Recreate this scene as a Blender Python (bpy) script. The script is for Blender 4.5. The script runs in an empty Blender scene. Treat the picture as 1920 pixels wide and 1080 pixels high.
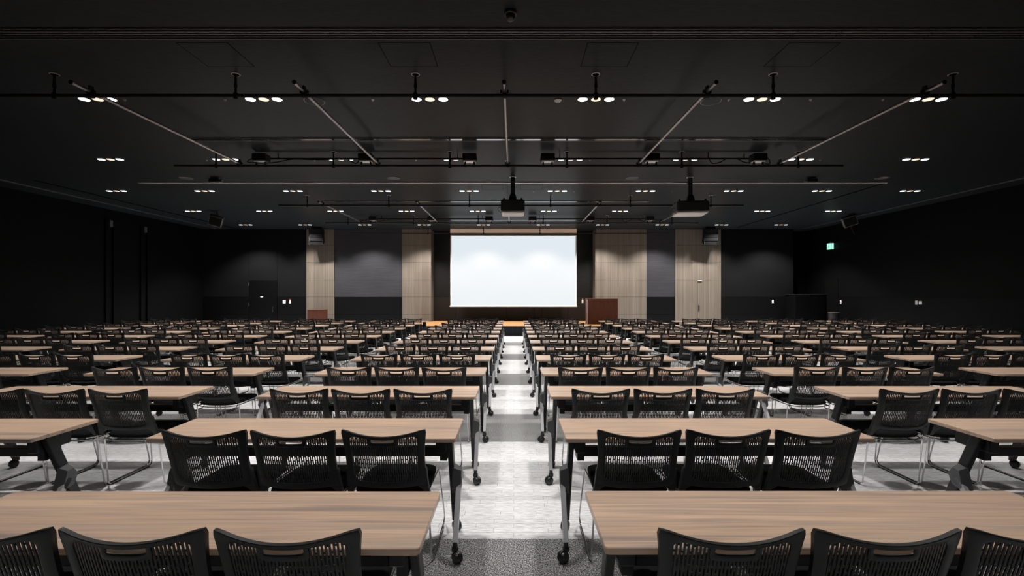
import bpy, math, random
from math import sin, cos, pi, radians
from mathutils import Vector, Matrix
random.seed(7)
S = bpy.context.scene
COL = S.collection

# ------------------------------------------------------------------ camera numbers
F, HX, HY, EYE = 890.0, 963.0, 553.0, 1.552      # focal length in px, vanishing point, eye height
CEIL = EYE + 2.9
WB = 20.9                                         # front of the stage wall

# ------------------------------------------------------------------ mesh builder
class MB:
    def __init__(s): s.v = []; s.f = []; s.m = []
    def add(s, vs, fs, mi=0):
        o = len(s.v); s.v += [tuple(p) for p in vs]
        for f in fs: s.f.append([i + o for i in f]); s.m.append(mi)
        return s
    def box(s, x0, x1, y0, y1, z0, z1, mi=0):
        return s.add([(x0,y0,z0),(x1,y0,z0),(x1,y1,z0),(x0,y1,z0),(x0,y0,z1),(x1,y0,z1),(x1,y1,z1),(x0,y1,z1)],
                     [(0,3,2,1),(4,5,6,7),(0,1,5,4),(1,2,6,5),(2,3,7,6),(3,0,4,7)], mi)
    def cbox(s, x0, x1, y0, y1, z0, z1, c=.01, mi=0):
        """box with chamfered edges"""
        V = []; F_ = []
        def loop(d, z): return [(x0+d,y0+c,z),(x0+c,y0+d,z),(x1-c,y0+d,z),(x1-d,y0+c,z),(x1-d,y1-c,z),(x1-c,y1-d,z),(x0+c,y1-d,z),(x0+d,y1-c,z)]
        def ins(z): return [(x0+c,y0+2*c,z),(x0+2*c,y0+c,z),(x1-2*c,y0+c,z),(x1-c,y0+2*c,z),(x1-c,y1-2*c,z),(x1-2*c,y1-c,z),(x0+2*c,y1-c,z),(x0+c,y1-2*c,z)]
        return s.loft([ins(z0), loop(0,z0+c), loop(0,z1-c), ins(z1)], mi=mi)
    def loft(s, loops, closed=True, caps=True, mi=0):
        n = len(loops[0]); vs = [p for l in loops for p in l]; fs = []
        for k in range(len(loops)-1):
            for i in range(n if closed else n-1):
                j = (i+1) % n
                fs.append((k*n+i, k*n+j, (k+1)*n+j, (k+1)*n+i))
        if caps:
            fs.append(tuple(reversed(range(n)))); fs.append(tuple(range((len(loops)-1)*n, len(loops)*n)))
        return s.add(vs, fs, mi)
    def cyl(s, p0, p1, r0, r1=None, n=12, mi=0):
        r1 = r0 if r1 is None else r1
        p0, p1 = Vector(p0), Vector(p1); d = (p1-p0).normalized()
        a = Vector((0,0,1)) if abs(d.z) < .9 else Vector((1,0,0))
        u = d.cross(a).normalized(); w = d.cross(u)
        L = [[p + (u*cos(2*pi*i/n) + w*sin(2*pi*i/n))*r for i in range(n)] for p, r in ((p0,r0),(p1,r1))]
        return s.loft(L, mi=mi)
    def lathe(s, c, prof, n=20, mi=0, axis='z'):
        """prof: list of (r, h)"""
        L = []
        for r, h in prof:
            if axis == 'z': L.append([(c[0]+r*cos(2*pi*i/n), c[1]+r*sin(2*pi*i/n), c[2]+h) for i in range(n)])
            elif axis == 'x': L.append([(c[0]+h, c[1]+r*cos(2*pi*i/n), c[2]+r*sin(2*pi*i/n)) for i in range(n)])
            else: L.append([(c[0]+r*cos(2*pi*i/n), c[1]+h, c[2]+r*sin(2*pi*i/n)) for i in range(n)])
        return s.loft(L, mi=mi, caps=prof[0] != prof[-1])
    def tube(s, pts, r, n=8, mi=0):
        pts = [Vector(p) for p in pts]; L = []; up = None
        for i, p in enumerate(pts):
            d = (pts[min(i+1,len(pts)-1)] - pts[max(i-1,0)]).normalized()
            if up is None:
                a = Vector((0,0,1)) if abs(d.z) < .9 else Vector((1,0,0)); up = d.cross(a).normalized()
            up = (up - d*up.dot(d)).normalized(); w = d.cross(up)
            L.append([p + (up*cos(2*pi*k/n) + w*sin(2*pi*k/n))*r for k in range(n)])
        return s.loft(L, mi=mi)
    def bar(s, p0, p1, wx, wy, mi=0):
        """square bar between two points; wx across x, wy across the other way"""
        p0, p1 = Vector(p0), Vector(p1); d = (p1-p0).normalized()
        u = Vector((1,0,0)); u = (u - d*u.dot(d)).normalized(); w = d.cross(u)
        c = .18
        def lp(p): return [p + u*a*wx/2 + w*b*wy/2 for a, b in ((-1,-1+c),(-1+c,-1),(1-c,-1),(1,-1+c),(1,1-c),(1-c,1),(-1+c,1),(-1,1-c))]
        return s.loft([lp(p0), lp(p1)], mi=mi)
    def build(s, name, mats, parent=None, smooth=35, loc=None):
        me = bpy.data.meshes.new(name); me.from_pydata(s.v, [], s.f)
        for m in (mats if isinstance(mats, (list, tuple)) else [mats]): me.materials.append(m)
        me.polygons.foreach_set('material_index', s.m)
        if smooth:
            me.polygons.foreach_set('use_smooth', [True]*len(me.polygons)); me.set_sharp_from_angle(angle=radians(smooth))
        me.update()
        o = bpy.data.objects.new(name, me); COL.objects.link(o)
        if parent is not None: o.parent = parent
        if loc is not None: o.location = loc
        return o

def fillet(pts, r, n=5):
    pts = [Vector(p) for p in pts]; out = [pts[0]]
    for i in range(1, len(pts)-1):
        a, b, c = pts[i-1], pts[i], pts[i+1]
        ra = min(r, (a-b).length*.49, (c-b).length*.49)
        p, q = b + (a-b).normalized()*ra, b + (c-b).normalized()*ra
        for k in range(n+1):
            t = k/n; out.append(p*(1-t)**2 + b*2*t*(1-t) + q*t*t)
    out.append(pts[-1]); return out

def empty(name, loc=(0,0,0), rz=0):
    o = bpy.data.objects.new(name, None); COL.objects.link(o); o.empty_display_size = .1
    o.location = loc; o.rotation_euler = (0,0,rz); return o
def tag(o, label=None, cat=None, group=None, kind=None):
    if label: o['label'] = label
    if cat: o['category'] = cat
    if group: o['group'] = group
    if kind: o['kind'] = kind
    return o
def copy_tree(o, parent=None):
    c = o.copy(); COL.objects.link(c)
    if parent is not None: c.parent = parent
    for ch in KIDS.get(o.name, []): copy_tree(ch, c)
    return c
KIDS = {}
def register(o):
    for q in [x for x in COL.objects if x.parent is not None]: pass
def index_children(roots):
    for r in roots:
        stack = [r]
        while stack:
            a = stack.pop(); KIDS[a.name] = list(a.children); stack += list(a.children)

ORD = ['zeroth','first','second','third','fourth','fifth','sixth','seventh','eighth','ninth','tenth','eleventh','twelfth','thirteenth']

# ------------------------------------------------------------------ materials
def mat(name, col, rough=.5, metal=0, spec=.5, emit=None, es=0):
    m = bpy.data.materials.new(name); m.use_nodes = True
    b = m.node_tree.nodes['Principled BSDF']
    b.inputs['Base Color'].default_value = (*col, 1); b.inputs['Roughness'].default_value = rough
    b.inputs['Metallic'].default_value = metal; b.inputs['Specular IOR Level'].default_value = spec
    if emit: b.inputs['Emission Color'].default_value = (*emit, 1); b.inputs['Emission Strength'].default_value = es
    return m
class NT:
    def __init__(s, m): s.t = m.node_tree; s.b = s.t.nodes['Principled BSDF']
    def n(s, typ, **kw):
        o = s.t.nodes.new(typ)
        for k, v in kw.items():
            if k in o.inputs.keys() if hasattr(o.inputs, 'keys') else False: o.inputs[k].default_value = v
            else: setattr(o, k, v)
        return o
    def l(s, a, b): s.t.links.new(a, b)
    def math(s, op, a, b=None):
        o = s.t.nodes.new('ShaderNodeMath'); o.operation = op
        for i, v in enumerate((a, b)):
            if v is None: continue
            if isinstance(v, (int, float)): o.inputs[i].default_value = v
            else: s.l(v, o.inputs[i])
        return o.outputs[0]
    def ramp(s, fac, stops):
        r = s.t.nodes.new('ShaderNodeValToRGB'); e = r.color_ramp.elements
        while len(e) < len(stops): e.new(.5)
        for k, (p, c) in enumerate(stops): e[k].position = p; e[k].color = (*c, 1) if len(c) == 3 else c
        s.l(fac, r.inputs[0]); return r.outputs[0]
    def mix(s, fac, a, b, blend='MIX'):
        o = s.t.nodes.new('ShaderNodeMix'); o.data_type = 'RGBA'; o.blend_type = blend
        for i, v in ((0, fac), (6, a), (7, b)):
            if isinstance(v, (int, float)): o.inputs[i].default_value = v
            elif isinstance(v, tuple): o.inputs[i].default_value = (*v, 1)
            else: s.l(v, o.inputs[i])
        return o.outputs[2]
    def noise(s, vec, scale, detail=2, rough=.5):
        o = s.t.nodes.new('ShaderNodeTexNoise'); o.inputs['Scale'].default_value = scale
        o.inputs['Detail'].default_value = detail; o.inputs['Roughness'].default_value = rough
        s.l(vec, o.inputs['Vector']); return o.outputs[0]
    def mapping(s, vec, sc, loc=(0,0,0)):
        o = s.t.nodes.new('ShaderNodeMapping'); o.inputs['Scale'].default_value = sc; o.inputs['Location'].default_value = loc
        s.l(vec, o.inputs['Vector']); return o.outputs[0]

M = {}
M['black_plastic'] = mat('black_plastic', (.0040,.0040,.0046), .40, spec=.45)
M['black_fabric'] = mat('black_fabric', (.0035,.0035,.004), .85, spec=.15)
M['chrome'] = mat('chrome', (.62,.62,.62), .16, 1)
M['black_metal'] = mat('black_metal', (.012,.012,.013), .45)
M['leg_metal'] = mat('leg_metal', (.008,.008,.009), .42, spec=.4)
M['foot_metal'] = mat('foot_metal', (.44,.44,.455), .40, .15)
M['joint_metal'] = mat('joint_metal', (.085,.086,.090), .45, .2)
M['caster'] = mat('caster', (.008,.008,.009), .36)
M['ceil_black'] = mat('pipe_black', (.006,.006,.006), .6, spec=.25)
M['pipe_steel'] = mat('pipe_steel', (.26,.25,.245), .3, .9)
M['white_plastic'] = mat('white_plastic', (.72,.72,.72), .5)
M['orange_lens'] = mat('orange_lens', (.75,.16,.04), .4)
M['proj_white'] = mat('projector_grey', (.50,.50,.50), .5)
M['proj_black'] = mat('projector_black', (.010,.010,.011), .5)
M['vent'] = mat('vent_metal', (.085,.085,.085), .35, .3)
M['vent_gloss'] = mat('vent_gloss', (.50,.50,.51), .12, 1.0)
M['vent_dark'] = mat('vent_dark', (.004,.004,.004), .8, spec=.1)
M['trim_line'] = mat('trim_metal', (.52,.50,.49), .22, .2)
M['ring'] = mat('ring_metal', (.36,.36,.36), .3, .3)
M['panel_line'] = mat('panel_gap', (.004,.004,.004), .9, spec=0)
M['lamp_white'] = mat('lamp_white', (.8,.8,.8), .5, emit=(.93,.96,1), es=4.0)
M['lamp_warm'] = mat('lamp_warm', (.8,.7,.6), .5, emit=(1.0,.78,.58), es=1.1)
M['screen'] = mat('screen_white', (.058,.046,.038), .75, spec=.05, emit=(.735,.815,.865), es=1.0)  # glow put into the fabric in place of light thrown by the projectors
M['screen_frame'] = mat('screen_frame', (.62,.60,.58), .45)
M['podium'] = mat('podium_wood', (.085,.030,.018), .55, spec=.12)
M['stage_wood'] = mat('stage_wood', (.52,.25,.075), .4)
M['curtain'] = mat('skirt_cloth', (.012,.014,.017), .8, spec=.2)
M['wall_black'] = mat('wall_black', (.0020,.0020,.0021), .6, spec=.07)
M['wall_dark'] = mat('wall_dark', (.0052,.0052,.0055), .75, spec=.04)
M['wall_grey'] = mat('wall_grey', (.029,.029,.0315), .75, spec=.04)
M['wainscot'] = mat('wainscot', (.0024,.0024,.0027), .5, spec=.08)
M['recess'] = mat('recess_wall', (.0095,.0090,.0085), .5, spec=.12)
M['recess_brown'] = mat('recess_brown', (.013,.010,.008), .5, spec=.2)
M['header'] = mat('header_wood', (.85,.68,.57), .6)
M['exit_white'] = mat('exit_mint', (.3,.6,.5), .4, emit=(.42,1.0,.78), es=1.05)
M['exit_green'] = mat('exit_green', (.02,.25,.15), .4, emit=(.03,.42,.26), es=.5)
M['exit_case'] = mat('exit_case', (.10,.25,.20), .45)
M['glass_pale'] = mat('lamp_glass', (.62,.64,.64), .35)
M['speaker_grille'] = mat('speaker_grille', (.0035,.0035,.004), .5, spec=.2)
M['array_black'] = mat('array_black', (.004,.004,.0045), .5, spec=.2)
M['speaker_case'] = mat('speaker_case', (.06,.057,.054), .45)
M['dark_disc'] = mat('speaker_disc', (.050,.050,.050), .7)

# wall / cloth tone variation that belongs to the surface
for k in ('wall_grey','wall_dark','wainscot','recess'):
    t = NT(M[k]); g = t.n('ShaderNodeNewGeometry'); v = t.mapping(g.outputs['Position'], (1.2,1.2,40))
    c = tuple(M[k].node_tree.nodes['Principled BSDF'].inputs['Base Color'].default_value)[:3]
    col = t.ramp(t.noise(v, 1.5, 3), [(.35, tuple(x*.86 for x in c)), (.65, tuple(x*1.12 for x in c))]); t.l(col, t.b.inputs['Base Color'])

# ceiling: black, finely combed board
M['ceiling'] = mat('ceiling_black', (.02,.02,.02), .36, spec=.025)
t = NT(M['ceiling']); g = t.n('ShaderNodeNewGeometry')
n1 = t.noise(t.mapping(g.outputs['Position'], (9,70,1)), 1.0, 3, .6)
t.l(t.ramp(n1, [(.3,(.0118,.0138,.0158)),(.7,(.0205,.024,.0272))]), t.b.inputs['Base Color'])

# carpet: bands of pale planks and charcoal fleck
M['carpet'] = mat('carpet', (.5,.5,.5), .95, spec=.05)
t = NT(M['carpet']); g = t.n('ShaderNodeNewGeometry'); P = g.outputs['Position']
sx = t.n('ShaderNodeSeparateXYZ'); t.l(P, sx.inputs[0])
fr = t.math('FRACT', t.math('DIVIDE', t.math('SUBTRACT', sx.outputs[1], 5.015-31.57), 3.157))
dark = t.math('LESS_THAN', fr, .369)
br = t.n('ShaderNodeTexBrick'); t.l(P, br.inputs['Vector'])
br.offset = .37; br.offset_frequency = 2; br.squash = .7; br.squash_frequency = 3
for k, v in (('Scale',1.0),('Mortar Size',.0022),('Mortar Smooth',.4),('Brick Width',.36),('Row Height',.062)): br.inputs[k].default_value = v
br.inputs['Color1'].default_value = (.82,.82,.82,1); br.inputs['Color2'].default_value = (.73,.73,.73,1); br.inputs['Mortar'].default_value = (.47,.47,.47,1)
fine = t.ramp(t.noise(t.mapping(P, (14,190,1)), 1.0, 2, .6), [(.36,(.62,.62,.62)),(.58,(1,1,1))])
grain = t.ramp(t.noise(P, 240, 1), [(.3,(.82,.82,.82)),(.7,(1.1,1.1,1.1))])
pale = t.mix(1.0, t.mix(1.0, br.outputs[0], fine, 'MULTIPLY'), grain, 'MULTIPLY')
fleck = t.ramp(t.noise(P, 125, 3, .85), [(.36,(.012,.012,.012)),(.48,(.095,.095,.095)),(.62,(.66,.66,.65))])
t.l(t.mix(dark, pale, fleck), t.b.inputs['Base Color'])

# table top wood
M['table_wood'] = mat('table_wood', (.4,.27,.19), .29, spec=.6)
t = NT(M['table_wood']); tc = t.n('ShaderNodeTexCoord'); oi = t.n('ShaderNodeObjectInfo')
add = t.n('ShaderNodeVectorMath'); add.operation = 'ADD'
sc = t.n('ShaderNodeVectorMath'); sc.operation = 'SCALE'; sc.inputs[0].default_value = (3.1,7.7,1.3); t.l(oi.outputs['Random'], sc.inputs['Scale'])
t.l(tc.outputs['Object'], add.inputs[0]); t.l(sc.outputs[0], add.inputs[1])
v = add.outputs[0]
big = t.ramp(t.noise(t.mapping(v, (.55,15,15)), 1.0, 3, .6), [(.30,(.300,.232,.195)),(.40,(.440,.322,.254)),(.48,(.625,.430,.295)),(.56,(.470,.348,.272)),(.66,(.700,.490,.340))])
fin = t.ramp(t.noise(t.mapping(v, (3,150,60)), 1.0, 2, .6), [(.3,(.86,.86,.86)),(.7,(1.1,1.1,1.1))])
t.l(t.mix(1.0, big, fin, 'MULTIPLY'), t.b.inputs['Base Color'])

# ribbed oak wall cladding
M['wall_wood'] = mat('wall_wood', (.36,.27,.20), .5, spec=.3)
t = NT(M['wall_wood']); g = t.n('ShaderNodeNewGeometry'); P = g.outputs['Position']
sx = t.n('ShaderNodeSeparateXYZ'); t.l(P, sx.inputs[0])
xx = t.math('ADD', sx.outputs[0], sx.outputs[1])
wn = t.n('ShaderNodeTexWhiteNoise'); wn.noise_dimensions = '1D'; t.l(t.math('FLOOR', t.math('MULTIPLY', xx, 26.0)), wn.inputs['W'])
slat = t.ramp(wn.outputs[0], [(0,(.098,.082,.065)),(.5,(.116,.097,.077)),(1,(.134,.112,.089))])
gr = t.math('LESS_THAN', t.math('FRACT', t.math('MULTIPLY', xx, 13.0)), .12)
grain = t.ramp(t.noise(t.mapping(P, (60,60,1.2)), 1.0, 3), [(.3,(.85,.85,.85)),(.7,(1.1,1.1,1.1))])
t.l(t.mix(gr, t.mix(1.0, slat, grain, 'MULTIPLY'), (.085,.067,.051)), t.b.inputs['Base Color'])

# stage boards
t = NT(M['stage_wood']); g = t.n('ShaderNodeNewGeometry')
t.l(t.ramp(t.noise(t.mapping(g.outputs['Position'], (1.2,14,1)), 1, 3), [(.3,(.22,.105,.030)),(.7,(.32,.165,.055))]), t.b.inputs['Base Color'])
t = NT(M['podium']); tc = t.n('ShaderNodeTexCoord')
t.l(t.ramp(t.noise(t.mapping(tc.outputs['Object'], (30,30,2)), 1, 3), [(.3,(.052,.0165,.0095)),(.7,(.074,.026,.0155))]), t.b.inputs['Base Color'])

# ------------------------------------------------------------------ the room
def struct(mb, name, mats, **k): return tag(mb.build(name, mats, smooth=0, **k), kind='structure')
RX, LX = 13.31, -13.7
struct(MB().box(LX-.2, RX+.2, -2.0, 22.2, -.2, 0), 'floor', M['carpet'])
struct(MB().box(LX-.2, RX+.2, -2.0, 22.2, CEIL, CEIL+.06), 'ceiling', M['ceiling'])
# side walls: darker band below, panels above
ls = LX
w = struct(MB().box(ls-.2, ls, -2, WB+.05, 0, CEIL), 'wall_left', M['wall_black'])
for y0 in (15.9, 17.4):
    MB().box(ls-.01, ls+.05, y0, y0+.12, 0, 4.1).box(ls-.01, ls+.05, y0+.30, y0+.40, 0, 4.1).build('partition_post', M['wall_black'], w, smooth=0)
    MB().box(ls, ls+.06, y0+.15, y0+.27, 3.86, 4.08).build('partition_latch', M['vent'], w, smooth=0)
w = struct(MB().box(RX, RX+.2, -2, WB+.9, 0, CEIL), 'wall_right', M['wall_black'])
MB().box(RX-.012, RX+.01, -2, 19.44, 1.46, CEIL-.01).build('wall_panel', M['wall_black'], w, smooth=0)
MB().box(RX-.016, RX+.01, -2, 19.44, 0, 1.45).build('wainscot', M['wainscot'], w, smooth=0)

def panel_run(mb, x0, x1, y, zs, th=.03, gap=.010, mi=0):
    for a, b in zip(zs[:-1], zs[1:]): mb.box(x0+gap/2, x1-gap/2, y-th, y+.002, a+gap/2, b-gap/2, mi)
# core of the stage wall
wb = struct(MB().box(LX-.2, -3.64, WB+.05, WB+1.2, 0, CEIL).box(3.60, 12.33, WB+.05, WB+1.2, 0, CEIL)
            .box(-3.64, 3.60, 21.55, 22.1, 0, CEIL).box(12.33, RX+.2, 21.7, 22.1, 0, CEIL), 'wall_back', M['panel_line'])
ZJ = [0, .685, 1.46, 2.215, 2.98, 3.74, CEIL-.005]
def wpanel(name, m, x0, x1, y, zs, **k):
    mb = MB(); panel_run(mb, x0, x1, y, zs, **k); return mb.build(name, m, wb, smooth=0)
# dark wall with the door, grey bays and their black wainscots
wpanel('upper_panel', M['wall_dark'], LX, -11.66, WB+.05, [1.46, CEIL-.005])
wpanel('upper_panel', M['wall_dark'], -11.66, -10.42, WB+.05, [2.19, CEIL-.005])
wpanel('upper_panel', M['wall_dark'], -10.42, -9.13, WB+.05, [1.46, CEIL-.005])
wpanel('wainscot', M['wainscot'], LX, -11.66, WB+.05, ZJ[:3])
wpanel('wainscot', M['wainscot'], -10.42, -9.13, WB+.05, ZJ[:3])
wpanel('upper_panel', M['wall_grey'], -7.89, -4.91, WB+.05, [1.46, 2.215, CEIL-.005], gap=.004)
wpanel('wainscot', M['wainscot'], -7.89, -4.91, WB+.05, ZJ[:3])
wpanel('upper_panel', M['wall_grey'], 5.85, 7.11, WB+.05, [1.46, 2.215, CEIL-.005], gap=.004)
wpanel('wainscot', M['wainscot'], 5.85, 7.11, WB+.05, ZJ[:3])
wpanel('upper_panel', M['wall_dark'], 9.13, 12.33, WB+.05, [1.46, CEIL-.005])
wpanel('wainscot', M['wainscot'], 9.13, 12.33, WB+.05, ZJ[:3])
# oak pilasters (two of them turn the corner into the stage recess)
def pilaster(x0, x1, side=None, door=None):
    mb = MB()
    if door is None: panel_run(mb, x0, x1, WB+.05, ZJ, th=.06)
    else:
        panel_run(mb, x0, x1, WB+.05, ZJ[3:], th=.06)
        panel_run(mb, x0, door, WB+.05, ZJ[:4] if False else [0, 2.215], th=.06)
        panel_run(mb, door, x1, WB+.05, [0, 2.215], th=.06)
    if side: 
        for a, b in zip(ZJ[:-1], ZJ[1:]): mb.box(min(side), max(side), WB-.005, 21.54, a+.004, b-.004)
    return mb.build('oak_pilaster', M['wall_wood'], wb, smooth=0)
pilaster(-9.13, -7.89); pilaster(-4.91, -3.65, (-3.66,-3.63)); pilaster(3.61, 5.85, (3.59,3.62))
pl = pilaster(7.11, 9.13, door=8.1)
# stage recess
rp = MB(); panel_run(rp, -3.63, 3.59, 21.55, [1.46, CEIL-.005])
rp.build('recess_panel', M['recess'], wb, smooth=0)
rp = MB()
for a, b in ((-3.63,-2.6),(-2.6,-.32),(-.32,.93),(.93,1.27),(1.27,2.45),(2.45,3.59)): panel_run(rp, a, b, 21.55, [0, 1.46], gap=.014)
rp.build('recess_lower_panel', M['recess_brown'], wb, smooth=0)
# alcove in the corner
# doors
M['door_black'] = mat('door_black', (.0012,.0012,.0013), .5, spec=.1)
d = empty('door_1', (-11.04, WB+.03, 0)); tag(d, kind='structure')
MB().cbox(-.61, .61, -.025, .02, .005, 2.185, .004).build('door_leaf', M['door_black'], d, smooth=0)
h = MB().tube(fillet([(.46,-.025,1.02),(.46,-.09,1.02),(.46,-.09,.82),(.46,-.025,.82)], .02), .011); h.build('door_handle', M['black_metal'], d)
MB().box(-.11, .0, -.031, -.024, 1.445, 1.485).build('door_sign', M['white_plastic'], d, smooth=0)
MB().box(-.625, -.605, -.035, -.0, 1.95, 2.1).box(-.625, -.605, -.035, 0, 1.05, 1.2).build('hinge', M['vent'], d, smooth=0)
d = empty('door_2', (RX, 19.85, 0)); tag(d, kind='structure')
MB().cbox(-.02, .03, -.40, .42, .005, 2.22, .004).build('door_leaf', M['panel_line'], d, smooth=0)
d = empty('door_3', (8.1, WB-.01, 0)); tag(d, kind='structure')
MB().box(.03, .07, -.03, .0, .86, 1.10).build('door_handle', M['black_metal'], d, smooth=0)
MB().box(.0, .17, -.05, .0, 2.16, 2.20).build('door_closer', M['foot_metal'], d, smooth=0)

# ------------------------------------------------------------------ stage, screen, lecterns
st = empty('stage_platform', (0, 18.0, 0)); tag(st, 'low stage with orange wooden top below the white screen', 'stage')
MB().box(-4.3, 4.3, -.02, 2.83, .36, .385).box(-3.6, 3.56, 2.83, 3.5, .36, .385).build('stage_top', M['stage_wood'], st, smooth=0)
mb = MB(); n = 240; top = []; bot = []
for i in range(n+1):
    x = -4.28 + 8.56*i/n; y = .015*sin(i*1.9) + .006*sin(i*.7)
    top.append((x, y, .36)); bot.append((x, y*1.2, .004))
mb.loft([bot, top], closed=False, caps=False)
mb.loft([[(p[0], .05, p[2]) for p in top], [(p[0], .05, p[2]) for p in bot]], closed=False, caps=False)
mb.build('stage_skirt', M['curtain'], st)
MB().box(-4.25, 4.25, .06, 2.80, .002, .355).build('stage_base', M['black_metal'], st, smooth=0)

sc = empty('projection_screen', (0, 20.86, 0)); tag(sc, 'large white projection screen hanging above the stage', 'screen')
k = 20.86/F
x0, x1, zt, zb = (846.5-HX)*k, (1079-HX)*k, EYE+(HY-442.5)*k, EYE-(573-HY)*k
MB().box(x0, x1, -.004, .004, zb, zt).build('screen_fabric', M['screen'], sc, smooth=0)
MB().box(x0-.045, x0, -.006, .006, zb, zt+.03).box(x1, x1+.045, -.006, .006, zb, zt+.03).box(x0, x1, -.006, .006, zt, zt+.03).build('screen_border', M['screen_frame'], sc, smooth=0)
MB().cbox(x0-.07, x1+.07, -.03, .03, zb-.055, zb, .008).build('bottom_bar', M['screen_frame'], sc)
hz = EYE+(HY-438.5)*k
MB().box(x0-.05, x1+.05, -.05, .10, hz, CEIL-.003).build('screen_header', M['header'], sc, smooth=0)

def lectern(label, x, y, z, w_, d_, h_, trim=False):
    r = empty('lectern', (x, y, z)); tag(r, label, 'lectern')
    MB().cbox(-w_/2, w_/2, 0, .03, .0, h_-.03, .004).build('front_panel', M['podium'], r, smooth=0)
    MB().box(-w_/2, -w_/2+.025, .03, d_, .0, h_-.03).build('side_panel', M['podium'], r, smooth=0)
    MB().box(w_/2-.025, w_/2, .03, d_, .0, h_-.03).build('side_panel', M['podium'], r, smooth=0)
    MB().cbox(-w_/2-.005, w_/2+.005, -.005, d_+.005, h_-.03, h_, .006).build('lectern_top', M['podium'], r, smooth=0)
    MB().box(-w_/2+.03, w_/2-.03, .04, d_-.02, h_*.55, h_*.55+.02).build('shelf', M['podium'], r, smooth=0)
    if trim: MB().box(-w_/2-.012, -w_/2, .01, .05, .02, h_-.05).build('edge_strip', M['foot_metal'], r, smooth=0)
lectern('reddish brown lectern standing on the stage beside the screen', 3.54, 18.85, .385, 1.21, .55, 1.02, True)
lectern('small reddish brown lectern on the floor before the oak pilaster with loudspeaker', -8.43, 20.2, 0, .70, .40, .93)

# cabinet in the corner by the side door
cb = empty('corner_cabinet', (12.62, 20.15, 0)); tag(cb, 'black low cabinet in the dark corner beside the side door', 'cabinet')
MB().cbox(-.68, .66, 0, .70, .02, 1.565, .006).build('cabinet_body', M['wall_black'], cb, smooth=0)
MB().cbox(-.70, .67, -.02, .71, 1.565, 1.59, .004).build('cabinet_top', M['black_metal'], cb, smooth=0)
for a, b in ((-.66,-.01),(.01,.64)):
    MB().cbox(a, b, -.015, .002, .05, 1.54, .003).build('cabinet_door', M['wall_black'], cb, smooth=0)

# bench-like dark thing by the side wall
bn = empty('waste_bin', (12.75, 18.9, 0)); tag(bn, 'dark bin with pale rim by the side wall near the corner', 'bin')
MB().lathe((0,0,0), [(.13,.005),(.17,.02),(.19,.80),(.185,.82)], 20).build('bin_body', M['black_metal'], bn)
MB().lathe((0,0,0), [(.185,.82),(.20,.83),(.20,.86),(.17,.87)], 20).build('bin_rim', M['vent'], bn)

# wall plates and exit sign
def plate(name, label, x, y, z, w_, h_, axis='y', lens=False, cat='switch'):
    r = empty(name, (x, y, z)); tag(r, label, cat)
    mb = MB()
    if axis == 'y': mb.cbox(-w_/2, w_/2, -.012, .0, -h_/2, h_/2, .003)
    else: mb.cbox(-.012, .0, -w_/2, w_/2, -h_/2, h_/2, .003)
    mb.build('wall_plate', M['white_plastic'], r, smooth=0)
    b = MB(); n = 3 if h_ > w_ else 2
    for i in range(n):
        c = -h_/2 + h_*(i+.5)/n; q = h_/n*.36
        if axis == 'y': b.box(-w_*.32, w_*.32, -.018, -.012, c-q, c+q)
        else: b.box(-.018, -.012, -w_*.32, w_*.32, c-q, c+q)
    b.build('rocker', M['white_plastic'], r, smooth=0)
    if lens: 
        MB().box(-w_*.3, w_*.3, -.021, -.012, h_*.5, h_*.5+.05).build('indicator', M['orange_lens'], r, smooth=0)
yw = WB+.02
plate('wall_panel_plate', 'square white wall plate next to the black door', (532.5-HX)*.02348, yw, EYE-13*.02348, .125, .14, cat='control panel')
plate('light_switch', 'narrow white switch with orange lamp between black door and oak pilaster', (543.5-HX)*.02348, yw, EYE-13.2*.02348, .07, .13, lens=True)
plate('light_switch', 'small white switch on the recess wall above the stage lectern', (1092.5-HX)*.02413, 21.52, EYE-12.3*.02413, .075, .14, lens=True)
plate('light_switch', 'lone white switch on the dark wall past the oak pilaster', (1449.5-HX)*.02348, yw, EYE-12.5*.02348, .075, .14)
plate('light_switch', 'dim switch on the side wall beside the dark side door', RX-.016, 13.31*F/(1577.5-HX), EYE-.29, .08, .15, 'x')
yy = 13.31*F/(1719.5-HX)
plate('light_switch', 'white double switch on the side wall beside a square plate', RX-.016, yy, EYE-14.5*yy/F, .09, .13, 'x')
yy = 13.31*F/(1727-HX)
plate('wall_panel_plate', 'square pale plate on the side wall beside a double switch', RX-.016, yy, EYE-14.8*yy/F, .12, .10, 'x', cat='control panel')
ex = empty('exit_sign', (RX-.005, 19.86, 3.58)); tag(ex, 'small glowing green exit sign high on the dark side wall', 'sign')
MB().cbox(-.11, .0, -.14, .14, -.14, .14, .006).build('sign_case', M['exit_case'], ex, smooth=0)
e2 = MB().box(-.114, -.109, -.125, .125, -.125, .125).box(-.10, -.01, -.144, -.139, -.12, .12); e2.build('sign_face', M['exit_white'], ex, smooth=0)
# running figure in a doorway, drawn as raised shapes
mb = MB()
mb.lathe((-.115, .0, .06), [(.018,-.002),(.018,.002)], 12, axis='x')
def seg(a, b, w_):
    a, b = Vector((-.116,*a)), Vector((-.116,*b)); d = (b-a).normalized(); p = Vector((0,-d.z,d.y))*w_/2
    mb.add([a-p, b-p, b+p, a+p], [(0,1,2,3),(3,2,1,0)])
seg((0,.04),(.012,-.02),.03); seg((.012,-.02),(-.03,-.06),.016); seg((-.03,-.06),(-.02,-.1),.014); seg((.012,-.02),(.045,-.055),.016); seg((.045,-.055),(.085,-.06),.014)
seg((0,.035),(-.04,.005),.013); seg((0,.035),(.04,.01),.013)
mb.build('running_figure', M['exit_green'], ex, smooth=0)

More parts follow.
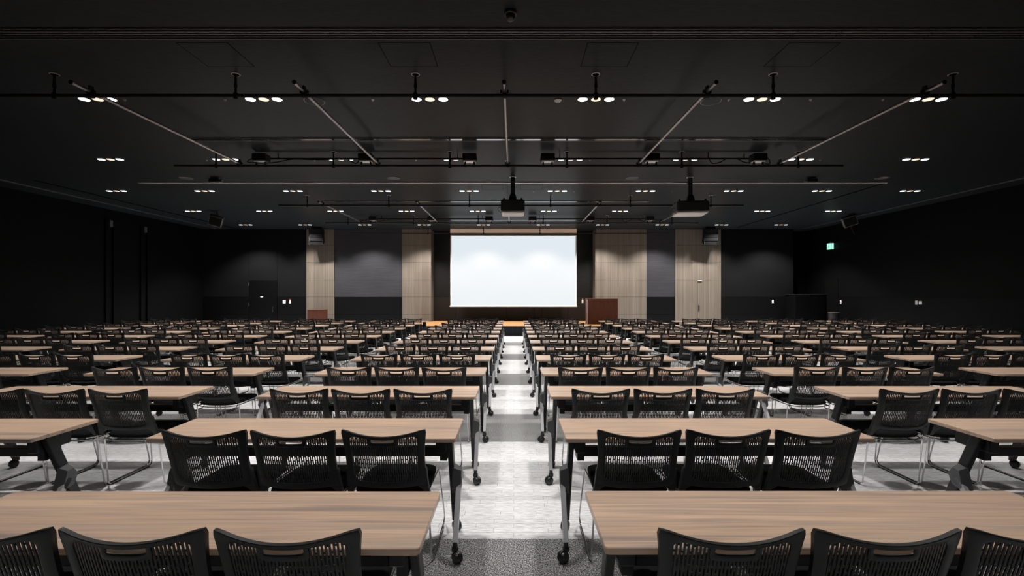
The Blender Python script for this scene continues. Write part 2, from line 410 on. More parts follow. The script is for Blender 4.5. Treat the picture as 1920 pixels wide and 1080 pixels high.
# ------------------------------------------------------------------ ceiling fittings
def X(px, y): return (px-HX)*y/F
def ctag(o, label, cat, group=None): return tag(o, label, cat, group)
# linear air diffusers
def diffuser(label, y, x0, x1, wd, n):
    r = empty('air_diffuser', ((x0+x1)/2, y, CEIL)); tag(r, label, 'air vent'); L = (x1-x0)/2
    MB().box(-L, L, -wd/2, wd/2, -.004, -.001).build('backing', M['vent_dark'], r, smooth=0)
    mb = MB().box(-L, L, -wd/2-.012, -wd/2, -.012, 0).box(-L, L, wd/2, wd/2+.012, -.012, 0); mb.build('vent_frame', M['vent'], r, smooth=0)
    mb = MB()
    for i in range(1, n): 
        c = -wd/2 + wd*i/n; hw = .006 if n > 2 else wd*.28; mb.box(-L, L, c-hw, c+hw, -.014, -.004)
    if y < 10 and n == 2:      # blade shaped with a slight tilt so it mirrors the bright screen
        mb = MB(); h1 = wd*.28
        mb.add([(-L,-h1,-.018),(L,-h1,-.018),(L,h1,-.0125),(-L,h1,-.0125),(-L,-h1,-.004),(L,-h1,-.004),(L,h1,-.004),(-L,h1,-.004)],
               [(0,3,2,1),(4,5,6,7),(0,1,5,4),(1,2,6,5),(2,3,7,6),(3,0,4,7)])
    mb.build('vent_blade', M['vent'] if n > 2 else M['vent_gloss'], r, smooth=0)
    q = int(2*L/.5)
    if n > 2:
        for i in range(1, q): MB().box(-L+2*L*i/q-.006, -L+2*L*i/q+.006, -wd/2, wd/2, -.0115, -.004).build('divider', M['vent_dark'], r, smooth=0)
diffuser('long slatted ceiling vent crossing the ceiling closest to the camera', 5.26, -7.2, 7.2, .19, 4)
diffuser('shorter ceiling vent between the first two rows of downlights', 8.83, -6.0, 5.9, .15, 2)
diffuser('ceiling vent just behind the hanging projectors', 14.72, -5.9, 4.2, .18, 2)
diffuser('ceiling vent closest to the stage', 18.35, -5.9, 5.9, .18, 2)
# ceiling trims
struct(MB().box(-9.68, 9.64, 12.22, 12.29, CEIL-.02, CEIL+.01), 'trim_1', M['trim_line'])
struct(MB().box(9.58, 9.64, 12.30, 20.4, CEIL-.006, CEIL+.01), 'trim_2', M['panel_line'])
struct(MB().box(-12.93, -12.87, 2, 20.8, CEIL-.02, CEIL+.01), 'trim_3', M['vent'])
struct(MB().box(-12.14, -12.06, 12, 20.8, CEIL-.006, CEIL+.01), 'trim_4', M['panel_line'])
struct(MB().box(12.60, 12.66, 2, 20.8, CEIL-.02, CEIL+.01), 'trim_5', M['vent'])
# access hatches
def hatch(label, x0, x1, y0, y1):
    r = empty('access_hatch', ((x0+x1)/2, (y0+y1)/2, CEIL)); tag(r, label, 'ceiling hatch', 'ceiling access hatches')
    a, b = (x1-x0)/2, (y1-y0)/2; g_ = .006
    MB().box(-a, a, -b, -b+g_, -.003, 0).box(-a, a, b-g_, b, -.003, 0).box(-a, -a+g_, -b+g_, b-g_, -.003, 0).box(a-g_, a, -b+g_, b-g_, -.003, 0).build('hatch_gap', M['panel_line'], r, smooth=0)
    MB().box(-a+g_+.001, a-g_-.001, -b+g_+.001, b-g_-.001, -.002, 0).build('hatch_panel', M['ceiling'], r, smooth=0)
for i, (a, b) in enumerate(((-3.88,-3.29),(-1.56,-.96),(.85,1.44),(3.17,3.76))):
    hatch('square ceiling hatch by the slatted vent, %s from the left of four' % ORD[i+1], a, b, 5.45, 6.03)
hatch('faint ceiling hatch left of the central projector pole', -.86, -.28, 12.45, 13.05)
hatch('faint ceiling hatch right of the central projector pole', .18, .78, 12.45, 13.05)
# ceiling loudspeaker discs
def cspk(label, x, y, r_):
    r = empty('ceiling_speaker', (x, y, CEIL)); tag(r, label, 'ceiling speaker', 'round ceiling speakers')
    MB().lathe((0,0,0), [(r_-.012,-.001),(r_-.012,-.008),(r_,-.008),(r_,0)], 32).build('rim', M['vent'], r)
    MB().lathe((0,0,0), [(r_-.013,-.0105),(r_-.013,0)], 32).build('grille', M['ceiling'] if y < 9 else M['dark_disc'], r)
cspk('round flush speaker by the first pipe crossing left of centre', -2.98, 7.1, .15)
cspk('round flush speaker by the first pipe crossing right of centre', 2.95, 7.1, .15)
for x, s in ((-8.1,'leftmost'),(-2.97,'second from the left'),(2.93,'third from the left'),(9.12,'rightmost')):
    cspk('round ceiling speaker before the bright trim line, %s of four' % s, x, 11.75, .15)
# sprinklers
def sprinkler(label, x, y):
    r = empty('sprinkler', (x, y, CEIL)); tag(r, label, 'sprinkler', 'ceiling sprinklers')
    MB().lathe((0,0,0), [(.020,0),(.020,-.004),(.008,-.006),(.006,-.016)], 14).build('escutcheon', M['ring'], r)
    MB().lathe((0,0,0), [(.005,-.016),(.012,-.019),(.012,-.021),(.003,-.022)], 14).build('deflector', M['trim_line'], r)
for i, px in enumerate((234, 422, 699, 1170, 1366, 1520, 1655)):
    sprinkler('tiny sprinkler in the first downlight row, %s from the left' % ORD[i+1], X(px, 7.05), 7.05)
for i, px in enumerate((388, 590, 780, 948, 1106, 1538)):
    sprinkler('tiny sprinkler in the second downlight row, %s from the left' % ORD[i+1], X(px, 10.22), 10.22)
for i, px in enumerate((732, 1000, 1076, 1260)):
    sprinkler('tiny sprinkler near the third downlight row, %s from the left' % ORD[i+1], X(px, 13.3), 13.3)
r = empty('smoke_detector', (X(1046,7.05), 7.05, CEIL)); tag(r, 'pale round smoke detector on the ceiling between pipe and downlights', 'smoke detector')
MB().lathe((0,0,0), [(.055,0),(.055,-.015),(.035,-.032),(.012,-.036)], 20).build('detector_body', M['ring'], r)
MB().lathe((0,0,0), [(.012,-.036),(.012,-.042),(.003,-.043)], 12).build('sensor', M['trim_line'], r)
# dome camera at the top edge
r = empty('dome_camera', (X(957,4.86), 4.86, CEIL)); tag(r, 'dark dome camera on the ceiling at the top edge above the screen', 'camera')
MB().lathe((0,0,0), [(.064,0),(.064,-.03),(.058,-.036)], 24).build('camera_base', M['black_metal'], r)
MB().lathe((0,0,0), [(.050,-.036),(.050,-.05),(.042,-.075),(.026,-.092),(.006,-.097)], 24).build('dome', M['caster'], r)
# small ceiling cameras
for px, s in ((402,'left'), (1522,'right')):
    sg = -1 if s == 'left' else 1
    r = empty('ceiling_camera', (X(px,11.75), 11.75, CEIL)); tag(r, 'small black ceiling camera before the trim line on the %s' % s, 'camera', 'small ceiling cameras')
    MB().lathe((0,0,0), [(.09,0),(.09,-.02),(.07,-.03)], 18).build('mount', M['ceil_black'], r)
    MB().cbox(-.13, .13, -.05, .05, -.11, -.03, .012).build('camera_housing', M['ceil_black'], r)
    MB().lathe((-sg*.16,0,-.075), [(.03,-.03),(.045,.0),(.045,.04)] , 14, axis='x').build('lens', M['vent'], r)

# lighting pipes on hanger rods
HP = CEIL - .284
HXS = [-6.03+.0, -3.65, -1.29, 1.08, 3.41, 5.77]
def pipe_x(label, y, x0, x1, hangers, rad=.024, z=HP):
    r = empty('lighting_pipe', (0, y, z)); tag(r, label, 'pipe', 'lighting pipes across the room')
    MB().cyl((x0,0,0), (x1,0,0), rad, n=14).build('pipe', M['ceil_black'], r)
    for x in hangers:
        h = MB().cyl((x,0,-.05), (x,0,CEIL-z-.002), .016, n=10).cyl((x,0,-.045),(x,0,.035), .030, n=10).cyl((x,0,.10),(x,0,.16), .022, n=10)
        h.build('hanger_rod', M['ceil_black'], r)
        MB().lathe((x,0,CEIL-z), [(.056,0),(.056,-.006),(.047,-.009)], 20).build('ceiling_plate', M['ring'], r)
        MB().lathe((x,0,CEIL-z), [(.046,0),(.046,-.0095),(.017,-.0100)], 20).build('plate_hole', M['panel_line'], r)
def pipe_y(label, x, y0, y1, ys, z=HP+.052, rad=.022):
    r = empty('lighting_pipe', (x, 0, z)); tag(r, label, 'pipe', 'lighting pipes along the room')
    MB().cyl((0,y0,0), (0,y1,0), rad, n=14).build('pipe', M['pipe_steel'], r)
    MB().cyl((0,y0-.012,0), (0,y0,0), rad+.005, n=14).build('end_cap', M['ceil_black'], r)
    MB().cyl((0,y1,0), (0,y1+.012,0), rad+.005, n=14).build('end_cap', M['ceil_black'], r)
    for y in ys:
        mb = MB().cyl((0,y-.022,0),(0,y+.022,0), .0255, n=12).lathe((0,y,-.052), [(.0262,-.03),(.034,-.03),(.034,.03),(.0262,.03),(.0262,-.03)], 14, axis='x').box(-.012,.012,y-.03,y+.03,.02,.075).box(-.055,-.03,y-.014,y+.014,-.022,.02).box(.03,.055,y-.014,y+.014,-.022,.02)
        mb.build('pipe_clamp', M['ceil_black'], r)
Y1, Y2, Y3, Y4, Y5 = 6.235, 9.62, 13.88, 17.30, 20.2
pipe_x('black lighting pipe crossing the ceiling closest to the camera', Y1, -6.87, 6.7, HXS)
pipe_x('black lighting pipe carrying floodlights before the central projector', Y2, -6.87, 6.67, HXS)
pipe_x('black lighting pipe crossing behind the projectors', Y3, -6.87, 6.72, HXS)
pipe_x('black lighting pipe carrying floodlights near the stage', Y4, -6.87, 6.72, HXS)
pipe_x('thin black pipe hanging just in front of the screen', Y5, -6.9, 6.8, [-3.64,-1.28,1.12,3.5], rad=.020)
for i, x in enumerate((-5.55,-2.75,-.12,2.54,5.40)):
    n_ = ('outer left','inner left','central','inner right','outer right')[i]
    pipe_y('%s grey pipe running from the first black pipe to the second' % n_, x, Y1-.28, Y2+.14, (Y1, Y2))
    pipe_y('%s grey pipe running from behind the projectors toward the stage' % n_, x-.04, Y3-.28, Y4+.14, (Y3, Y4))

# floodlights standing on two of the pipes
FX = [-5.12,-2.99,-.89,.69,2.80,4.96]
def flood(label, x, y):
    r = empty('floodlight', (x, y, HP)); tag(r, label, 'stage light', 'floodlights on the pipes')
    MB().cbox(-.14, .14, -.10, .12, .085, .235, .012).build('lamp_housing', M['ceil_black'], r)
    MB().box(-.115, .115, -.075, .095, .080, .0855).build('lamp_glass', M['glass_pale'], r, smooth=0)
    MB().cyl((-.15,0,.13),(-.135,0,.13),.03,n=12).build('knob', M['ceil_black'], r)
    MB().cyl((.135,0,.13),(.15,0,.13),.03,n=12).build('knob', M['ceil_black'], r)
    for sx_ in (-.09,.09): 
        MB().box(sx_-.014, sx_+.014, -.02, .02, .030, .09).lathe((sx_,0,0), [(.0262,-.025),(.034,-.025),(.034,.025),(.0262,.025),(.0262,-.025)], 14, axis='x').build('clamp', M['ceil_black'], r)
for y, s in ((Y2,'on the pipe before the projector'), (Y4,'on the pipe near the stage')):
    for i, x in enumerate(FX): flood('black floodlight %s, %s from the left' % (s, ORD[i+1]), x, y)
# wiring ducts under the ceiling between the floodlights
def duct(label, x0, x1, y):
    r = empty('wiring_duct', ((x0+x1)/2, y+.16, CEIL)); tag(r, label, 'wiring duct', 'ceiling wiring ducts'); L = (x1-x0)/2
    MB().box(-L, L, -.02, .02, -.115, -.08).build('duct', M['ceil_black'], r, smooth=0)
    for x in (-L+.15, 0, L-.15): MB().box(x-.008, x+.008, -.01, .01, -.08, 0).build('bracket', M['ceil_black'], r, smooth=0)
duct('black wiring duct behind the left floodlights of the front pipe', -5.0, -1.0, Y2)
duct('black wiring duct behind the right floodlights of the front pipe', .8, 4.9, Y2)
duct('black wiring duct behind the left floodlights near the stage', -5.0, -1.0, Y4)
duct('black wiring duct behind the right floodlights near the stage', .8, 4.9, Y4)
def cable(label, pts):
    P_ = [Vector(p) for p in pts]; out = []
    for i in range(len(P_)-1):
        p0, p1, p2, p3 = P_[max(i-1,0)], P_[i], P_[i+1], P_[min(i+2,len(P_)-1)]
        for k_ in range(8):
            t_ = k_/8; out.append(.5*((2*p1)+(p2-p0)*t_+(2*p0-5*p1+4*p2-p3)*t_*t_+(3*p1-p0-3*p2+p3)*t_**3))
    out.append(P_[-1]); o = MB().tube(out, .011, 7).build('cable', M['ceil_black']); tag(o, label, 'cable')
for y, s in ((Y2,'front'), (Y4,'stage')):
    cable('black cable looping from the outer left floodlight of the %s pipe' % s, [(-5.285,y+.02,HP+.17),(-5.40,y+.02,HP+.10),(-5.30,y-.05,HP+.055),(-5.0,y-.05,HP+.045),(-4.82,y-.03,HP+.06),(-4.55,y+.08,HP+.15),(-4.3,y+.1,HP+.155),(-3.9,y+.1,HP+.15),(-3.5,y+.1,HP+.18)])
    cable('black cable drooping beside the second floodlight of the %s pipe' % s, [(-3.40,y+.12,HP+.15),(-3.33,y+.08,HP+.12),(-3.22,y+.02,HP+.055),(-3.16,y+.02,HP+.08),(-3.15,y+.03,HP+.14)])
    cable('black cable hanging in a loop between right floodlights of the %s pipe' % s, [(3.95,y,CEIL-.01),(3.95,y,HP+.16),(4.03,y,HP+.05),(4.2,y+.02,HP+.08),(4.35,y+.06,HP+.16),(4.55,y+.08,HP+.165),(4.68,y+.02,HP+.08),(4.76,y-.05,HP+.045)])
    cable('black cable curling beside the outer right floodlight of the %s pipe' % s, [(5.1,y+.02,HP+.17),(5.18,y+.02,HP+.14),(5.2,y+.02,HP+.05),(5.1,y+.01,HP+.05)])

# projectors
def projector(label, x, y, wd, dp, hh, z0, rz, pole_top=.055):
    r = empty('ceiling_projector', (x, y, z0)); tag(r, label, 'projector'); r.rotation_euler.z = rz
    MB().cbox(-wd/2, wd/2, -dp/2, dp/2, .035, hh, .03).build('projector_body', M['proj_black'], r)
    MB().cbox(-wd/2+.015, wd/2-.015, -dp/2+.015, dp/2-.015, 0, .06, .02).build('underside', M['proj_white'], r)
    MB().lathe((.0, dp/2, hh*.5), [(.09,-.01),(.09,.05),(.07,.06)], 20, axis='y').build('lens', M['caster'], r)
    for sx_ in (-1,1): 
        for sy_ in (-1,1): MB().cbox(sx_*(wd/2-.075)-.022, sx_*(wd/2-.075)+.022, sy_*(dp/2-.1)-.022, sy_*(dp/2-.1)+.022, hh-.01, hh+.05, .004).build('mount_foot', M['proj_black'], r, smooth=0)
    MB().loft([[(-.10,-.10,hh),(.10,-.10,hh),(.10,.10,hh),(-.10,.10,hh)],[(-.085,-.085,hh+.10),(.085,-.085,hh+.10),(.085,.085,hh+.10),(-.085,.085,hh+.10)],[(-.06,-.06,hh+.18),(.06,-.06,hh+.18),(.06,.06,hh+.18),(-.06,.06,hh+.18)]]).build('mount_bracket', M['proj_black'], r, smooth=0)
    top = CEIL - z0
    p = MB().box(-.05, .05, -.05, .05, hh+.17, top-.005)
    for k_ in (.52,.68): p.box(-.066, .066, -.066, .066, hh+.17+(top-hh-.17)*k_, hh+.17+(top-hh-.17)*k_+.012)
    p.build('pole', M['proj_black'], r, smooth=0)
    MB().lathe((0,0,top), [(.085,0),(.085,-.012),(.06,-.018)], 24).build('ceiling_plate', M['ring'], r)
    MB().tube(fillet([(-wd/2+.01,-.1,hh*.55),(-wd/2-.07,-.1,hh*.5),(-wd/2-.08,-.1,hh*.3),(-wd/2+.01,-.1,hh*.12)], .05), .007, 6).build('cable_loop', M['proj_black'], r)
projector('black projector with pale underside hanging in the middle of the room', X(961.5,11.6), 11.65, .575, .60, .325, EYE+(HY-399)*11.35/F, 0)
projector('black projector hanging off to the side with bluish lit flank', X(1296.5,11.6), 11.7, .76, .62, .30, EYE+(HY-398.5)*11.35/F, radians(-6))

# tilted box speakers high at the sides
def tilted(label, x, y, z, s_, rot, arm):
    r = empty('box_loudspeaker', (x, y, z)); tag(r, label, 'loudspeaker')
    b = MB().cbox(-s_/2, s_/2, 0, .22, -s_*.42, s_*.42, .015).build('cabinet', M['speaker_case'], r); b.rotation_euler = rot
    g_ = MB().box(-s_/2+.03, s_/2-.03, -.004, .002, -s_*.42+.03, s_*.42-.03).build('grille', M['vent_dark'], r, smooth=0); g_.rotation_euler = rot
    MB().tube([(0,.12,0), *arm], .022, 8).build('mount_arm', M['ceil_black'], r)
tilted('tilted box loudspeaker hanging from the ceiling on the left side', -10.25, 16.3, EYE+(HY-415.5)*16.3/F, .42, (radians(26),radians(15),radians(26)), [(0,.15,.15),(0,.1,CEIL-(EYE+(HY-415.5)*16.3/F)-.012)])
tilted('tilted box loudspeaker bracketed to the side wall above the exit sign', 12.03, 16.95, EYE+(HY-415.5)*16.95/F, .44, (radians(26),radians(-19),radians(-28)), [(.35,.5,-.1),(1.255,1.55,-.26)])
# line array speakers before the outer oak pilasters
def line_array(label, x, y, sg):
    r = empty('line_array_speaker', (x, y, 0)); tag(r, label, 'loudspeaker')
    z1 = EYE + (HY-429)*y/F; hs = [.20, .16, .16, .17]; z = z1
    for i, h_ in enumerate(hs):
        a = radians(2+7*i); off = .012*i*i
        o = MB().cbox(-.27, .27, -.02, .38, -h_+.006, 0, .012).build('speaker_module', M['array_black'], r); o.location = (0, off, z); o.rotation_euler.x = a
        g_ = MB().box(-.24, .24, -.028, -.018, -h_+.02, -.014).build('module_grille', M['speaker_grille'], r, smooth=0); g_.location = (0, off, z); g_.rotation_euler.x = a
        z -= h_*cos(a)
    MB().box(-.285, -.27, .05, .12, z, z1+.02).build('rigging_strap', M['array_black'], r, smooth=0)
    MB().box(.27, .285, .05, .12, z, z1+.02).build('rigging_strap', M['array_black'], r, smooth=0)
    MB().box(-.2, .2, .12, .2, z1-.01, CEIL).build('hanging_bracket', M['ceil_black'], r, smooth=0)
    r.rotation_euler.z = sg*radians(9)
line_array('stacked loudspeaker under the ceiling at the left outer oak pilaster', X(591.5,20.1), 20.1, 1)
line_array('stacked loudspeaker under the ceiling at the right outer oak pilaster', X(1334,20.1), 20.1, -1)

# ------------------------------------------------------------------ downlights
def cone(name, x, y, z, e, col, ang, blend):
    L = bpy.data.lights.new(name, 'SPOT'); L.energy = e; L.color = col; L.spot_size = radians(ang); L.spot_blend = blend; L.shadow_soft_size = .06
    o = bpy.data.objects.new(name, L); COL.objects.link(o); o.location = (x, y, z); return o
def make_downlight():
    r = empty('ceiling_downlight', (0,0,0))
    for i, dx in enumerate((-.197, 0, .197)):
        d_ = MB().lathe((dx,0,0), [(.0705,-.001),(.0705,-.006),(.068,-.008)], 24).build('lamp_lens', M['lamp_warm'] if i == 1 else M['lamp_white'], r, smooth=0)
        if i == 1: d_['label'] = 'warm orange lamp'
        MB().lathe((dx,0,0), [(.071,-.001),(.079,-.001),(.079,-.005),(.071,-.005),(.071,-.001)], 24).build('trim_ring', M['vent_dark'], r)
    return r
proto = make_downlight(); index_children([proto])
CX = [-11.07,-8.61,-6.15,-3.69,-1.23,1.23,3.69,6.15,8.61,11.07]
ROWS = [(.76,2.5),(3.90,3.69),(7.03,6.2),(10.15,8.7),(13.24,12),(16.42,12),(19.63,12)]
POWER = 290.0
first = True
for ri, (y, lim) in enumerate(ROWS):
    xs = [x for x in CX if abs(x) < lim+.05]
    for i, x in enumerate(xs):
        o = proto if first else copy_tree(proto); first = False
        o.location = (x-.01, y, CEIL)
        if ri == 0: nm = 'triple ceiling downlight above the camera, %s from the left' % ORD[i+1]
        elif ri == 1: nm = 'triple ceiling downlight just ahead over the first tables, %s from the left' % ORD[i+1]
        else: nm = 'triple ceiling downlight, %s row from the camera in view, %s from the left' % (ORD[ri-1], ORD[i+1])
        tag(o, nm, 'ceiling light', 'triple ceiling downlights')
        if ri == 6:
            for dx, c_, e_ in ((-.197,(.93,.96,1),.38),(0,(1,.74,.52),.24),(.197,(.93,.96,1),.38)):
                cone('downlight_beam', x-.01+dx, y, CEIL-.03, POWER*e_*4.2, c_, 115, .55)
        else:
            l_ = cone('downlight_beam', x-.01, y, CEIL-.03, POWER*(1.35 if ri else .42), (1,.97,.945), 116, .9); l_.data.shadow_soft_size = .12

# ------------------------------------------------------------------ chair
def bend_y(x, z):
    tz = (.832-z)/.34
    return .085*tz + .02*tz*tz - .046*(1-(x/.235)**2) + .0
def halfw(z):
    t_ = (z-.50)/.33
    return .2225 + .0085*t_*t_*t_ - .009*sin(pi*min(max(t_,0),1))
def zb_(x): return .487 + .014*(x/.22)**2
def zt_(x): return .797 + .035*min(1.2,(x/.22)**2)
def unit_loop(n_side, pw):
    out = []
    for a in range(4):
        for i in range(n_side):
            q = -1 + 2*i/n_side
            s_, t_ = ((q,-1),(1,q),(-q,1),(-1,-q))[a]
            k_ = (abs(s_)**pw + abs(t_)**pw)**(-1/pw); out.append((s_*k_, t_*k_))
    return out
def place(s_, t_, dx, db, dt):
    # s,t in -1..1 -> x,z on the shell with insets
    t01 = (t_+1)/2; x = s_*.21
    for _ in range(3):
        z0, z1 = zb_(x)+db, zt_(x)-dt; z = z0 + (z1-z0)*t01; x = s_*(halfw(z)-dx)
    return x, z
def strip(mb, outer, inner, th):
    n_ = len(outer); V = []
    for (a, b) in zip(outer, inner):
        m_ = (a[0]*.88+b[0]*.12, a[1]*.88+b[1]*.12); q_ = (a[0]*.2+b[0]*.8, a[1]*.2+b[1]*.8)
        for (p, d_) in ((a,-.42),(m_,-.5),(q_,-.42),(b,-.2),(b,.2),(q_,.42),(m_,.5),(a,.42)):
            V.append((p[0], bend_y(p[0],p[1]) + d_*th, p[1]))
    fs = []
    for i in range(n_):
        j = (i+1) % n_
        for k_ in range(8): l_ = (k_+1) % 8; fs.append((i*8+k_, j*8+k_, j*8+l_, i*8+l_))
    mb.add(V, fs)
def make_chair():
    r = empty('conference_chair', (0,0,0))
    mb = MB()
    outer = [place(s_, t_, 0, 0, 0) for s_, t_ in unit_loop(14, 22)]
    inner = [place(s_, t_, .038, .034, .019) for s_, t_ in unit_loop(14, 9)]
    strip(mb, outer, inner, .020)
    # grip opening
    ho = [(x_*.078, .7665+z_*.027) for x_, z_ in unit_loop(5, 8)]
    hi = [(x_*.062, .7735+z_*.0125) for x_, z_ in unit_loop(5, 5)]
    strip(mb, ho, hi, .013)
    # ribs and the short bridges between them
    N, pitch = 33, .01145
    def zlim(x): return .748 if abs(x) < .074 else zt_(x)-.012
    for i in range(N):
        x = (i-(N-1)/2)*pitch; a, b = zb_(x)+.02, zlim(x); L = []
        for k_ in range(8):
            z = a + (b-a)*k_/7; y = bend_y(x, z); sl = .392*x/.235   # slope of the bowed shell
            hw, hd = .0027, .0022
            L.append([(x-hw, y-hw*sl-hd, z),(x+hw, y+hw*sl-hd, z),(x+hw, y+hw*sl+hd, z),(x-hw, y-hw*sl+hd, z)])
        mb.loft(L)
        if i < N-1:
            xm = x + pitch/2; z = .512 + (i % 2)*.0247
            while z < zlim(xm)-.01:
                y = bend_y(xm, z); h2 = pitch/2-.002
                mb.box(xm-h2, xm+h2, y-.0018, y+.0018, z-.003, z+.003); z += .0495
    # side feet of the shell that carry it down to the frame
    for sg in (-1,1):
        out_ = [(.2205,.60),(.222,.54),(.226,.48),(.231,.435),(.203,.435),(.196,.462),(.172,.485),(.150,.497),(.176,.522),(.190,.60)]
        o1 = [(sg*x_, bend_y(.22,z_)-.013, z_) for x_, z_ in out_]; o2 = [(sg*x_, bend_y(.22,z_)+.016, z_) for x_, z_ in out_]
        if sg < 0: o1.reverse(); o2.reverse()
        mb.loft([o1, o2])
    mb.build('backrest', M['black_plastic'], r, smooth=40)
    # seat pad
    def seat_loop(d, z, yo=0):
        out = []
        for s_, t_ in unit_loop(8, 5):
            y = .345 + t_*(.235-d); wd = (.218 - .012*(t_+1)/2 - d)
            sag = -.012*max(0, t_-.5)**2*4 - .008*(1-s_*s_)*(1 if t_ < .9 else .4)
            out.append((s_*wd, y, z+sag))
        return out
    MB().loft([seat_loop(.03,.412), seat_loop(.006,.420), seat_loop(0,.434), seat_loop(.004,.448), seat_loop(.02,.457), seat_loop(.06,.460)]).build('seat', M['black_fabric'], r, smooth=50)
    for sg in (-1,1):
        path = fillet([(sg*.214,.128,.455),(sg*.2285,.185,.0135),(sg*.2285,.640,.0135),(sg*.233,.655,.055),(sg*.206,.585,.405),(sg*.200,.11,.405)], .032, 5)
        MB().tube(path, .0057, 8).build('side_frame', M['chrome'], r, smooth=60)
        MB().cbox(sg*.2285-.0075, sg*.2285+.0075, .215, .615, 0, .0125, .002).build('runner_glide', M['black_plastic'], r, smooth=0)
    cb_ = fillet([(-.2,.125,.408),(-.12,.105,.396),(.12,.105,.396),(.2,.125,.408)], .06)
    MB().tube(cb_, .0055, 8).build('cross_bar', M['chrome'], r, smooth=60)
    return r

# ------------------------------------------------------------------ table
def make_table():
    r = empty('folding_table', (0,0,0)); HL, D = .9, .455
    def tl(d, z):
        out = []; rr = .016
        for cx_, cy_, a0 in ((HL-rr,D-rr,0),(-HL+rr,D-rr,90),(-HL+rr,rr,180),(HL-rr,rr,270)):
            for k_ in range(5):
                a = radians(a0+22.5*k_); out.append((cx_+(rr-d)*cos(a), cy_+(rr-d)*sin(a), z))
        return out
    MB().loft([tl(.002,.696), tl(0,.698), tl(0,.7175), tl(.0025,.72)]).build('table_top', M['table_wood'], r, smooth=30)
    MB().cbox(-.80, .80, .185, .245, .553, .608, .005).build('crossbar', M['leg_metal'], r, smooth=0)
    for sg in (-1,1):
        mb = MB().bar((sg*.850,.150,.690),(sg*.850,.402,.085), .034, .062)
        mb.build('leg', M['leg_metal'], r, smooth=0)
        mb = MB().cbox(sg*.80-.03, sg*.80+.03, .10, .33, .600, .694, .005)
        mb.box(sg*.80-.012, sg*.80+.03, .15, .26, .54, .62)
        mb.build('top_bracket', M['leg_metal'], r, smooth=0)
        # angular joint plate
        pr = [(.205,.478),(.262,.490),(.305,.430),(.270,.345),(.190,.322),(.172,.352)]
        l1 = [(sg*.858, y_, z_) for y_, z_ in pr]; l2 = [(sg*.912, .235+(y_-.235)*.72, .395+(z_-.395)*.72) for y_, z_ in pr]
        MB().loft([l1, l2] if sg < 0 else [l1[::-1], l2[::-1]]).build('leg_joint', M['joint_metal'], r, smooth=0)
        MB().bar((sg*.897,.232,.405),(sg*.897,.022,.105), .030, .036).build('front_foot', M['foot_metal'], r, smooth=0)
        for y_, z_, xo in ((.018,.108,.897),(.402,.092,.850)):
            c = empty('caster', (sg*xo, y_, 0), radians(38 if y_ < .1 else 35) if sg > 0 else radians(-52 if y_ < .1 else -30)); c.parent = r
            MB().cyl((0,0,.066),(0,0,z_+.004), .014, n=12).cyl((0,0,.062),(0,0,.084), .020, n=12).build('stem', M['caster'], c)
            yc = -.022
            MB().lathe((-.024,yc,.033), [(.020,0),(.030,.003),(.033,.009),(.033,.018),(.029,.021)], 18, axis='x').build('wheel', M['caster'], c)
            MB().lathe((.003,yc,.033), [(.029,0),(.033,.003),(.033,.012),(.030,.018),(.020,.021)], 18, axis='x').build('wheel', M['caster'], c)
            MB().lathe((-.003,yc+.003,.037), [(.035,0),(.035,.006)], 18, axis='x').build('wheel_cover', M['caster'], c)
    return r

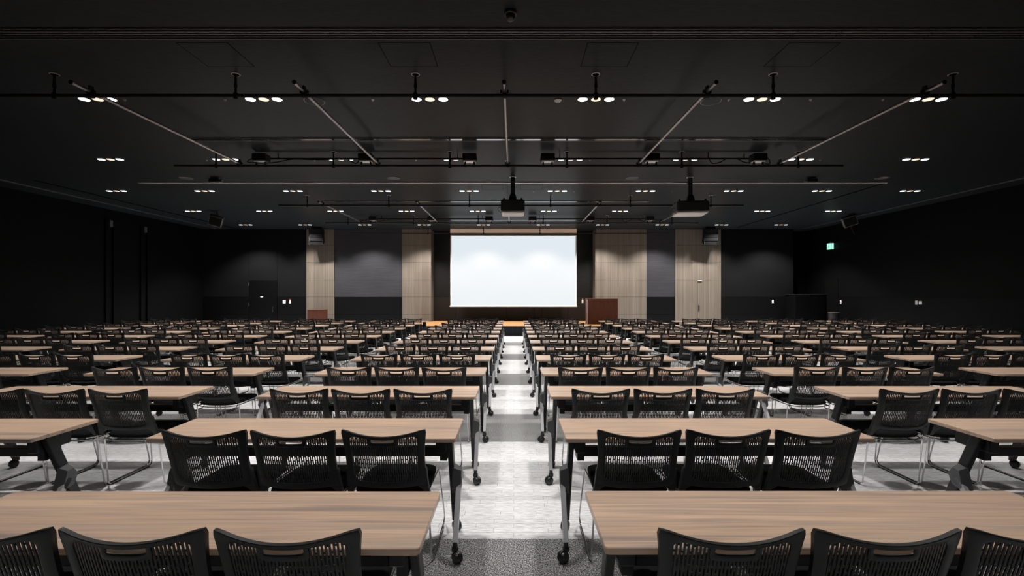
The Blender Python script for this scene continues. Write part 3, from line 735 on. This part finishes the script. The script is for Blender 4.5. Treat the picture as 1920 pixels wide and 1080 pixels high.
chair0, table0 = make_chair(), make_table()
index_children([chair0, table0])
BACK = [2.012,3.20,4.335,5.455,6.555,7.655,8.755,9.855,10.955,12.055,13.155,14.255,15.355]
CH   = [1.470,2.55,3.675,4.79,5.87,6.97,8.07,9.17,10.27,11.37,12.47,13.57,14.67]
TC = [1.207,3.64,6.01,8.34,10.62]              # table centres either side of the aisle
CC = [1.178,3.545,5.915,8.24,10.52]                   # centres of the chair trios
jl = random.Random(3)
def inview(x, y, half, ymin): return y > ymin and abs(x)-half < (968.0*y/F)
ct = cc = 0
for r_ in range(13):
    for sd in (-1,1):
        side = 'left' if sd < 0 else 'right'
        for c_ in range(5):
            cx = sd*TC[c_]; yb = BACK[r_]
            which = '%s table %s of aisle' % (ORD[c_+1], side)
            dx = jl.uniform(-.004,.004) + (-.03 if (sd < 0 and r_ == 1 and c_ == 0) else 0) + (-.006 if sd > 0 else .0) + sd*(.05 if r_ == 1 and c_ == 1 else 0)
            if inview(cx, yb, .9, 0):
                o = table0 if ct == 0 else copy_tree(table0); ct += 1
                o.location = (cx+dx, yb-.455+jl.uniform(-.006,.006), 0); o.rotation_euler.z = jl.uniform(-.004,.004)
                tag(o, 'walnut folding table on casters, %s row from camera, %s' % (ORD[r_+1], which), 'table', 'walnut folding tables in rows')
            for k_ in range(3):
                x = sd*(CC[c_] + (k_-1)*.481) + (-.004 if sd < 0 else -.022)*(c_ == 0)
                seat = ('aisle','middle','far')[k_] if c_ == 0 else ('inner','middle','outer')[k_]
                if not inview(x, CH[r_], .23, 0): continue
                o = chair0 if cc == 0 else copy_tree(chair0); cc += 1
                o.location = (x+jl.uniform(-.0008,.0008), CH[r_]+jl.uniform(-.010,.010), 0); o.rotation_euler.z = jl.uniform(-.002,.002)
                tag(o, 'black slatted chair, %s seat, %s row from camera, %s' % (seat, ORD[r_+1], which), 'chair', 'black conference chairs in rows')
print('TABLES', ct, 'CHAIRS', cc)

# ------------------------------------------------------------------ world, camera, view
W = bpy.data.worlds.new('World'); S.world = W; W.use_nodes = True
W.node_tree.nodes['Background'].inputs[0].default_value = (0,0,0,1); W.node_tree.nodes['Background'].inputs[1].default_value = 0
cam = bpy.data.cameras.new('Camera'); co = bpy.data.objects.new('Camera', cam); COL.objects.link(co)
co.location = (0,0,EYE); co.rotation_euler = (pi/2,0,0)
cam.sensor_width = 36; cam.lens = F/1920*36; cam.clip_start = .05; cam.clip_end = 100
cam.shift_x = -(HX-960)/1920; cam.shift_y = (HY-540)/1920
S.camera = co
vs = S.view_settings; vs.view_transform = 'Standard'; vs.look = 'None'; vs.exposure = 0; vs.gamma = 1; vs.use_curve_mapping = False
